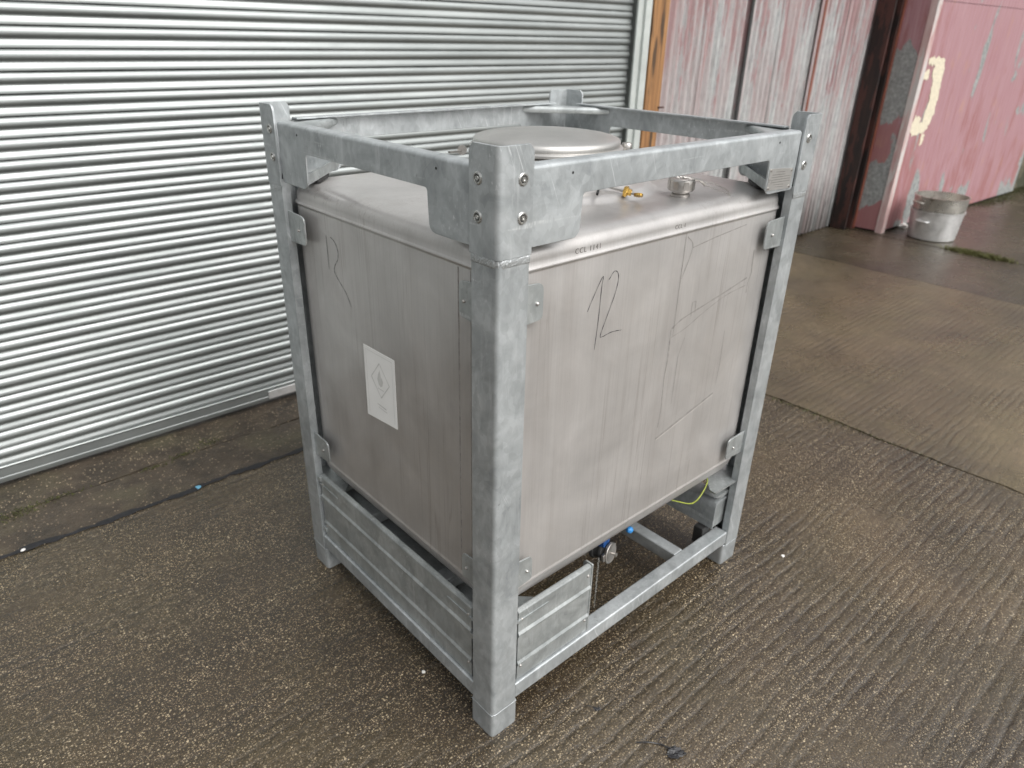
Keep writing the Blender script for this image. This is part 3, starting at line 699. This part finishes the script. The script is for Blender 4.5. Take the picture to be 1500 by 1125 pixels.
# ---- markings on the tank
def ribbon(bm, pts, wdt, fm):
    """flat stroke of width wdt along 2-D points, mapped onto a face"""
    P = [Vector(p) for p in pts]; l, r_ = [], []
    for i, p in enumerate(P):
        d = (P[min(i+1, len(P)-1)]-P[max(i-1, 0)]).normalized(); nrm = Vector((-d.y, d.x))
        w_ = wdt*(.75+.35*math.sin(i*1.7)); l.append(p+nrm*w_/2); r_.append(p-nrm*w_/2)
    L_ = [bm.verts.new(fm(q.x, q.y)) for q in l]; R_ = [bm.verts.new(fm(q.x, q.y)) for q in r_]
    for i in range(len(P)-1): bm.faces.new((L_[i], L_[i+1], R_[i+1], R_[i]))
def sp2(pts, n=8): return [Vector((v.x, v.y)) for v in spline([(a, b, 0) for a, b in pts], n)]
fR = lambda x, z: (x, Y0-.0006, z); fL = lambda y, z: (X0-.0006, y, z)
bm = BM()
ribbon(bm, sp2([(.306, 1.172), (.325, 1.207), (.352, 1.249), (.350, 1.22), (.347, 1.14), (.341, 1.067)], 5), .0020, fR)
ribbon(bm, sp2([(.374, 1.236), (.392, 1.254), (.408, 1.240), (.402, 1.20), (.376, 1.14), (.360, 1.103), (.364, 1.094), (.40, 1.098), (.438, 1.094)], 6), .0020, fR)
build('handwritten_number', bm, INK, tank, 0)['label'] = 'handwritten 12 in black marker'
bm = BM()
ribbon(bm, [(.757, 1.246), (.757, 1.20), (.757, 1.15)], .0018, fL)
ribbon(bm, sp2([(.733, 1.245), (.712, 1.236), (.699, 1.215), (.703, 1.190), (.722, 1.168), (.727, 1.150), (.705, 1.128), (.672, 1.103), (.650, 1.070)], 6), .0022, fL)
build('handwritten_number', bm, INK, tank, 0)
# glue residue outlines
bm = BM()
ribbon(bm, sp2([(.672, 1.292), (.700, 1.260), (.668, 1.18)], 5), .003, fR)
ribbon(bm, [(.665, 1.31), (.664, 1.22), (.662, 1.02)], .003, fR)
ribbon(bm, [(.700, 1.258), (.80, 1.270), (.95, 1.283)], .003, fR)
ribbon(bm, sp2([(.652, 1.043), (.70, 1.062), (.80, 1.080), (.90, 1.098), (1.00, 1.118)], 5), .006, fR)
ribbon(bm, sp2([(.655, 1.017), (.72, 1.030), (.80, 1.058), (.90, 1.085), (1.00, 1.095)], 5), .003, fR)
ribbon(bm, [(.650, 1.04), (.653, .96), (.646, .90), (.650, .80), (.645, .74)], .005, fR)
ribbon(bm, [(.72, 1.00), (.700, .95), (.697, .80)], .002, fR)
ribbon(bm, [(.735, 1.062), (.735, 1.10), (.752, 1.10), (.752, 1.065)], .003, fR)
ribbon(bm, [(.925, .97), (.928, .86), (.922, .79)], .002, fR)
ribbon(bm, [(1.015, 1.20), (1.018, 1.16), (1.022, 1.13), (1.010, 1.10), (1.010, 1.07)], .006, fR)
ribbon(bm, [(.640, .7035), (.75, .728), (.915, .7645)], .0075, fR)
build('glue_residue', bm, RESID, tank, 0)
bm = BM(); ribbon(bm, [(.645, .6985), (.75, .7215), (.915, .758)], .0028, fR); build('scuff_mark', bm, RESIDL, tank, 0)
# stamped text
def text(body, size, origin, xdir, ndir, m, parent, name='stamped_text', shear=0):
    cu = bpy.data.curves.new(name, 'FONT'); cu.body = body; cu.size = size; cu.extrude = .0002; cu.space_character = 1.25
    o = bpy.data.objects.new('tmp', cu); COL.objects.link(o)
    dg = bpy.context.evaluated_depsgraph_get(); me = bpy.data.meshes.new_from_object(o.evaluated_get(dg)); bpy.data.objects.remove(o)
    me.materials.clear(); me.materials.append(m)
    x = Vector(xdir).normalized(); nn = Vector(ndir).normalized(); y = nn.cross(x)
    Mx = Matrix((x, y, nn)).transposed().to_4x4(); Mx.translation = Vector(origin)
    me.transform(Mx)
    ob = bpy.data.objects.new(name, me); COL.objects.link(ob); ob.parent = parent; return ob
text('CCL 1141', .017, (.252, Y0-.0006, 1.3185), (1, 0, .0), (0, -1, 0), ETCH, tank)
text('CCL 1', .014, (.612, Y0-.0006, 1.3195), (1, 0, 0), (0, -1, 0), ETCH, tank)
# hazard label
bm = BM(); prism(bm, [(.450, .772), (.603, .758), (.600, .977), (.448, .979)], lambda p, q, d: (X0+d, p, q), -.0009, -.0001)
lab = build('hazard_label', bm, PAPER, tank, 0)
fS = lambda y, z: (X0-.0013, y, z)
bm = BM(); c_ = (.523, .892)
dm = [(c_[0]+.045, c_[1]), (c_[0], c_[1]+.052), (c_[0]-.045, c_[1]), (c_[0], c_[1]-.052)]
for i in range(4): ribbon(bm, [dm[i], dm[(i+1) % 4]], .0035, fS)
fl = [(.523, .925), (.533, .908), (.537, .893), (.531, .878), (.523, .874), (.514, .878), (.509, .893), (.515, .905), (.518, .898)]
bm.faces.new([bm.verts.new(fS(*q)) for q in fl]); ribbon(bm, [(.538, .866), (.508, .866)], .003, fS)
build('label_pictogram', bm, PRINT, lab, 0)
bm = BM(); ribbon(bm, [(.545, .815), (.500, .812)], .004, fS); ribbon(bm, [(.540, .806), (.497, .803)], .0025, fS)
for a, b in (((.589, .967), (.460, .969)), ((.460, .969), (.461, .784)), ((.589, .967), (.590, .772))): ribbon(bm, [a, b], .0012, fS)
build('label_print', bm, PRINT, lab, 0)
# data plate on the right rail end
bm = BM(); fP = lambda p, q, d: (p, .0048-d, q)
prism(bm, round_poly([(.972, 1.377), (1.096, 1.372), (1.096, 1.4275), (.972, 1.436)], .003, 2), fP, 0, .0015)
dp = build('data_plate', bm, mat_simple('etched_plate', (.52, .51, .49), .35, .7, .08), T, 0)
bm = BM(); g = lambda x, z: (x, .0030, z)
for i in range(7):
    z_ = 1.4245-.0068*i; a_ = 1.0+random.uniform(-.012, .012) if i not in (2, 3, 4) else .985; b_ = 1.062+random.uniform(-.012, .012) if i not in (2, 3, 4) else 1.088
    ribbon(bm, [(a_, z_), ((a_+b_)/2, z_-.0015), (b_, z_-.003)], .0016, g)
build('engraved_line', bm, ETCH, dp, 0)
for q in ((.978, 1.430), (1.090, 1.422), (.978, 1.383), (1.090, 1.378)):
    bm = BM(); lathe(bm, [(.0035, 0), (.0030, .0022), (0, .003)], Matrix.Translation((q[0], .0034, q[1])) @ axis_to((0, -1, 0)), 10); build('rivet', bm, POLISH, dp)

# ------------------------------------------------------------------ roller shutter
WY = 2.272; PITCH = .0752
S = empty('roller_shutter', (0, WY, 0), 'closed silver roller shutter door of curved horizontal slats', 'roller shutter')
SX0, SX1 = -3.2, 3.062
rows = [(.005, -.0003), (-.002, .0), (-.0060, .0015), (-.0066, .0035), (-.0056, .0095), (-.0046, .0172), (-.0038, .0180), (-.0034, .0252), (-.0027, .0260), (-.0027, .0340),
        (-.0045, .0362), (-.0080, .0385), (-.0110, .0415), (-.0127, .0455), (-.0131, .0495), (-.0130, .0535), (-.0121, .0588), (-.0096, .0645), (-.0052, .0696), (-.0010, .0728), (.0005, .0738), (.005, .0750)]
bm = BM()
NX = 40
V = []
for i in range(NX+1):
    x = SX0+(SX1-SX0)*i/NX; V.append([bm.verts.new((x, r_[0], r_[1])) for r_ in rows])
for a, b in zip(V, V[1:]):
    for k in range(len(rows)-1): bm.faces.new((a[k], b[k], b[k+1], a[k+1]))
lath = build('lath', bm, SHUT, S, 50, loc=(0, 0, .085))
n_l = int((3.0-.085)/PITCH)
for i in range(1, n_l):
    o = dup(lath, S, (0, random.uniform(-.0012, .0012), 0.085+PITCH*i), (R(random.uniform(-.9, .9)), 0, R(random.uniform(-.02, .02))))
bm = BM(); prism(bm, [(.02, .012), (-.012, .012), (-.014, .016), (-.014, .034), (-.0115, .036), (-.0115, .074), (-.014, .077), (-.0155, .082), (-.013, .085), (-.002, .086), (.02, .086)], lambda p, q, d: (d, p, q), SX0, SX1); br = build('bottom_rail', bm, SHUT, S, 30)
bm = BM(); box(bm, (.40, -.019, .022), (.57, -.0145, .066)); box(bm, (.575, -.021, .020), (.75, -.0145, .068)); build('bottom_rail_bracket', bm, ALU, S, 30, .002)
bm = BM(); box(bm, (SX0, .022, .0), (SX1, .04, 3.0)); build('backing', bm, DARK, S, 0)
# guide channel
G = empty('shutter_guide', (3.11, WY, 0), 'pale grey steel guide channel at the right edge of the roller shutter', 'guide channel')
bm = BM(); prism(bm, [(-.052, -.055), (.0, -.055), (.0, -.075), (.060, -.075), (.060, .05), (-.052, .05), (-.052, .035), (.0, .035), (.0, -.04), (-.052, -.04)], lambda p, q, d: (p, q, d), -.0, 3.0); build('channel', bm, TRIM, G, 30, .002)
# timber jamb
J = empty('timber_post', (3.26, WY, 0), 'weathered orange timber post between the shutter and the corrugated sheets', 'timber post')
bm = BM(); box(bm, (-.084, -.085, -.0), (-.005, .03, 3.0)); build('plank', bm, WOOD, J, 0, .003)
bm = BM(); box(bm, (-.003, -.080, -.0), (.082, .03, 3.0)); build('plank', bm, WOOD, J, 0, .003)
bm = BM(); tube(bm, [(.06, -.085, 1.32), (.115, -.09, 1.318)], .006, 8); build('coach_bolt', bm, RUSTP, J)

# ------------------------------------------------------------------ corrugated wall
CW = empty('corrugated_wall', (5, 2.30, 0), 'wall of worn grey and red corrugated iron sheets beside the shutter', 'corrugated wall')
bnd = [3.355, 3.85, 4.42, 4.91, 5.50, 6.05, 6.70]
for i, (a, b) in enumerate(zip(bnd, bnd[1:])):
    bm = BM(); Wd = b-a+.03; nx = int(Wd/.0095); rows_ = []
    offy = .0 if i % 2 else -.012
    for k in range(nx+1):
        x = a+Wd*k/nx; d = .0145*math.sin(2*math.pi*(x-a)/.076)+offy+.05*(x-5)/3.4-(.022*max(0, 1-(x-a)/.05) if i in (2, 4) else .018*max(0, 1-(x-a)/.035))
        rows_.append([bm.verts.new((x-5, d+.004*math.sin(z*2.1+i), z)) for z in (.015+.012*math.sin(i*2.3)+.004*(k % 3), .6, 1.2, 1.9, 2.5, 3.05)])
    for p, q in zip(rows_, rows_[1:]):
        for k in range(5): bm.faces.new((p[k], q[k], q[k+1], p[k+1]))
    sh = build('corrugated_sheet', bm, CORR, CW, 60); so_ = sh.modifiers.new('t', 'SOLIDIFY'); so_.thickness = .0015
bm = BM(); prism(bm, [(0, 0), (.022, -.006), (.024, .0), (.0, .006)], lambda p, q, d: (p+.495, q-.055, d), .1, 3.0); build('sheet_edge', bm, RUST, CW, 30)['label'] = 'rust red sheet edge'
bm = BM(); prism(bm, [(0, 0), (.020, -.008), (.022, .0), (.0, .006)], lambda p, q, d: (p-.592, q-.045, d), .05, 3.0); build('sheet_edge', bm, DARK, CW, 30)  # plain dark strip along the sheet overlap
bm = BM(); box(bm, (-1.66, .05, 0), (1.75, .09, 3.0)); build('backing', bm, DARK, CW, 0)

# rusty post between the two buildings
RP = empty('rusty_post', (6.62, 2.20, 0), 'dark rusted steel post between corrugated iron and pink cladding', 'steel post')
bm = BM(); prism(bm, [(-.03, .10), (-.03, -.06), (.0, -.06), (.0, .02), (.06, .02), (.06, -.085), (.115, -.085), (.115, .10)], lambda p, q, d: (p, q, d), 0, 3.05); build('channel_post', bm, RUSTP, RP, 30, .004)
bm = BM(); box(bm, (.078, -.098, .01), (.120, -.0875, 3.04)); build('rusted_strip', bm, RUST, RP, 30, .002)

# ------------------------------------------------------------------ pink clad building
PX0, PY0 = 6.752, 1.838; PX1, PY1 = 10.42, 1.70
PB = empty('pink_clad_wall', (PX0, PY0, 0), 'pink painted metal clad wall with peeling grey patches behind the pots', 'clad wall')
def lerp(t): return (PX1-PX0)*t, (PY1-PY0)*t
def face_strip(t0, t1, z0, z1, dd, nrib):
    bm = BM(); x0, y0 = lerp(t0); x1, y1 = lerp(t1); n_ = nrib*6
    dx, dy = (x1-x0), (y1-y0); ln = math.hypot(dx, dy); nx, ny = dy/ln, -dx/ln; out = []
    for k in range(n_+1):
        t = k/n_; d = dd+(.0035 if k % 6 == 0 else (.0018 if (k % 6) in (1, 5) else 0)); out.append((x0+dx*t+nx*d, y0+dy*t+ny*d))
    out += [(x1-nx*.012, y1-ny*.012), (x0-nx*.012, y0-ny*.012)]
    prism(bm, out, lambda p, q, d: (p, q, d), z0, z1)
    return build('cladding_sheet', bm, PINK, PB, 25)
face_strip(.012, 1.0, .03, 2.094, 0, 44)
face_strip(.012, 1.0, 2.098, 3.1, .001, 44)
# side face, corner trim
bm = BM(); box(bm, (-.012, .014, .02), (.004, .30, 3.1)); build('side_sheet', bm, PINKG, PB, 0, .002)['label'] = 'side face peeling to bare grey metal'
bm = BM(); prism(bm, [(-.018, .055), (-.018, -.012), (.055, -.018), (.055, -.012), (-.010, -.006), (-.010, .055)], lambda p, q, d: (p, q, d), .0, 3.1); build('corner_trim', bm, mat_rust('pale_pink_trim', (.42, .26, .25), (.56, .45, .43), (.50, .47, .45)), PB, 30, .003)
bm = BM(); prism(bm, [(.02, .03), (PX1-PX0-.02, PY1-PY0+.03), (PX1-PX0-.02, 1.2), (.02, 1.2)], lambda p, q, d: (p, q, d), .0, 3.08); build('wall_core', bm, DARK, PB, 0)
# remnant of a cream painted letter
def face_pt(u, z, d=.012):
    x, y = lerp(u/ (PX1-PX0)); return (x, y-d, z)
def patch(pts, jag=.008):
    bm = BM(); P_ = []
    for i, p in enumerate(pts):
        q = pts[(i+1) % len(pts)]; n_ = max(1, int(math.dist(p, q)/.03))
        for k in range(n_):
            t = k/n_; P_.append((p[0]+(q[0]-p[0])*t+random.uniform(-jag, jag), p[1]+(q[1]-p[1])*t+random.uniform(-jag, jag)))
    prism(bm, P_, lambda u, z, d: face_pt(u, z, d), .0030, .0048)
    o = build('painted_letter', bm, CREAM, PB, 0); return o
patch([(.10, 1.63), (.44, 1.64), (.50, 1.53), (.52, 1.14), (.45, .98), (.29, .945), (.11, .945), (.07, 1.02), (.13, 1.12), (.24, 1.11), (.25, 1.05), (.31, 1.05), (.33, 1.24), (.30, 1.42), (.25, 1.50), (.26, 1.56), (.14, 1.57)], .018)
patch([(.04, 1.50), (.16, 1.53), (.18, 1.45), (.08, 1.43)], .012)
patch([(.36, .93), (.44, .93), (.42, .83), (.38, .84)], .012)

# far concrete wall
bm = BM(); prism(bm, [(10.44, 1.78), (22, 1.4), (22, 1.8), (10.44, 2.2)], lambda p, q, d: (p, q, d), .0, 2.6)
tag(build('concrete_wall', bm, WALL, None, 0, .01), 'old olive brown concrete wall with moss beyond the pink cladding', 'wall')

# ------------------------------------------------------------------ pots
def pot(loc, prof, m, hz, hr, label, rot):
    e = empty('cooking_pot', loc, label, 'pot', 'large cooking pots stacked by the pink wall')
    e.rotation_euler = (0, 0, rot)
    bm = BM(); lathe(bm, prof, Matrix.Identity(4), 64); build('pot_body', bm, m, e, 30)
    for sg in (1, -1):
        bm = BM(); tube(bm, spline([(sg*(hr-.006), -.055, hz), (sg*(hr+.032), -.05, hz+.004), (sg*(hr+.040), 0, hz+.006), (sg*(hr+.032), .05, hz+.004), (sg*(hr-.006), .055, hz)], 5), .009, 8); build('handle', bm, m, e)
    return e
PC = (7.0, 1.45)
pot((PC[0], PC[1], .002), [(0, 0), (.200, 0), (.214, .010), (.222, .10), (.238, .268), (.247, .274), (.247, .280), (.236, .280), (.230, .26), (.212, .10), (.205, .02), (0, .012)], ALU, .185, .231, 'large dull aluminium pot, the lower of two stacked by the pink wall', R(172))
pot((PC[0]+.005, PC[1]-.005, .205), [(0, 0), (.195, 0), (.224, .03), (.226, .080), (.232, .085), (.238, .20), (.246, .206), (.246, .211), (.234, .211), (.226, .09), (.218, .05), (.19, .012), (0, .010)], SST, .150, .236, 'shallower stained stainless pot nested on top of the aluminium pot', R(150))

# ------------------------------------------------------------------ small things on the ground
def blob(name, pos, r, m, label, cat, group=None, flat=.5, seed=0):
    rnd = random.Random(seed); bm = BM(); bmesh.ops.create_icosphere(bm, subdivisions=2, radius=r)
    for v in bm.verts: v.co *= rnd.uniform(.72, 1.15); v.co.z *= flat
    o = build(name, bm, m, None, 0, loc=(pos[0], pos[1], r*flat*.6)); o.rotation_euler = (0, 0, rnd.uniform(0, 6)); return tag(o, label, cat, group)
CYAN = mat_simple('pale_blue_plastic', (.12, .32, .45), .5)
WHITE = mat_simple('white_chip', (.8, .78, .74), .5)
blob('stone_chip', (-.009, .311), .006, WHITE, 'small white stone chip on the concrete left of the near foot', 'stone chip', flat=.6, seed=3)
blob('stone_chip', (1.334, -.125), .007, WHITE, 'white chip on the concrete to the right of the tank container', 'stone chip', seed=4)
blob('stone_chip', (-.80, 1.728), .008, WHITE, 'white chip at the left end of the black joint sealant', 'stone chip', seed=5)
blob('plastic_scrap', (-.164, 1.724), .013, CYAN, 'pale blue plastic scrap lying in the black sealant near the tank', 'plastic scrap', flat=.3, seed=6)
blob('plastic_scrap', (-.752, 1.735), .007, CYAN, 'tiny blue plastic scrap in the sealant at far left', 'plastic scrap', flat=.3, seed=7)
blob('plastic_bag', (7.20, 1.80), .055, WHITE, 'crumpled white plastic on the ground left of the stacked pots', 'plastic bag', flat=.6, seed=9)
# wet black leaf litter near the camera
def litter(name, loc, sc, seed, label):
    LF = empty(name, loc, label, 'leaf'); rn = random.Random(seed)
    bm = BM(); tube(bm, spline([(-.05*sc, .055*sc, .003), (-.03*sc, .035*sc, .007), (-.008*sc, .012*sc, .004), (.0, -.01*sc, .006), (.012*sc, -.03*sc, .004)], 5), .0018*sc, 6)
    tube(bm, spline([(-.012*sc, .015*sc, .004), (.008*sc, .02*sc, .008), (.022*sc, .012*sc, .004)], 4), .0013*sc, 5); build('stalk', bm, LEAF, LF)
    for q in range(5):
        cx_, cy_ = rn.uniform(-.005, .022)*sc, rn.uniform(-.045, -.005)*sc
        bm = BM(); an = rn.uniform(0, 6.28); pts_ = []
        for k in range(11):
            a_ = k*2*math.pi/11; r_ = (rn.uniform(.006, .014) if k % 2 else rn.uniform(.010, .022))*sc
            u_, v_ = math.cos(a_)*r_*1.5, math.sin(a_)*r_*.6
            pts_.append((cx_+u_*math.cos(an)-v_*math.sin(an), cy_+u_*math.sin(an)+v_*math.cos(an), rn.uniform(.001, .009)*sc))
        c0_ = bm.verts.new((cx_, cy_, .006*sc)); vv = [bm.verts.new(p_) for p_ in pts_]
        for k in range(11): bm.faces.new((c0_, vv[k], vv[(k+1) % 11]))
        build('leaf_blade', bm, LEAF, LF, 0)
litter('dead_leaf', (.345, -.325, 0), 1.0, 11, 'shrivelled black leaf and stalk on the concrete in the foreground')
litter('dead_leaf', (.29, -.115, 0), .38, 21, 'small black leaf fragment on the concrete right of the near foot')
# loose grit: hundreds of tiny grains
rn = random.Random(5); bm = BM()
for i in range(2600):
    x = rn.uniform(-1.0, 2.3); y = rn.uniform(-.75, 2.2)
    if 2.24 < y: continue
    r_ = rn.uniform(.0008, .0022)*(1 if rn.random() < .95 else 1.5)
    vs_ = [bm.verts.new((x+r_*rn.uniform(.6, 1.2)*dx, y+r_*rn.uniform(.6, 1.2)*dy, r_*dz*.7)) for dx, dy, dz in ((1, 0, .2), (-.6, .8, .2), (-.5, -.9, .2), (0, 0, 1.3))]
    for f_ in ((0, 1, 3), (1, 2, 3), (2, 0, 3)): bm.faces.new([vs_[k] for k in f_])
for i in range(420):
    x = rn.uniform(-1.0, 1.2); y = 2.13+rn.gauss(0, .07)
    r_ = rn.uniform(.0012, .0045)
    vs_ = [bm.verts.new((x+r_*rn.uniform(.6, 1.2)*dx, y+r_*rn.uniform(.6, 1.2)*dy, -.008+r_*dz*.7)) for dx, dy, dz in ((1, 0, .1), (-.6, .8, .1), (-.5, -.9, .1), (0, 0, 1.3))]
    for f_ in ((0, 1, 3), (1, 2, 3), (2, 0, 3)): bm.faces.new([vs_[k] for k in f_])
tag(build('grit', bm, STONE, None, 0), 'loose pale grit scattered over the wet concrete', 'grit', kind='stuff')
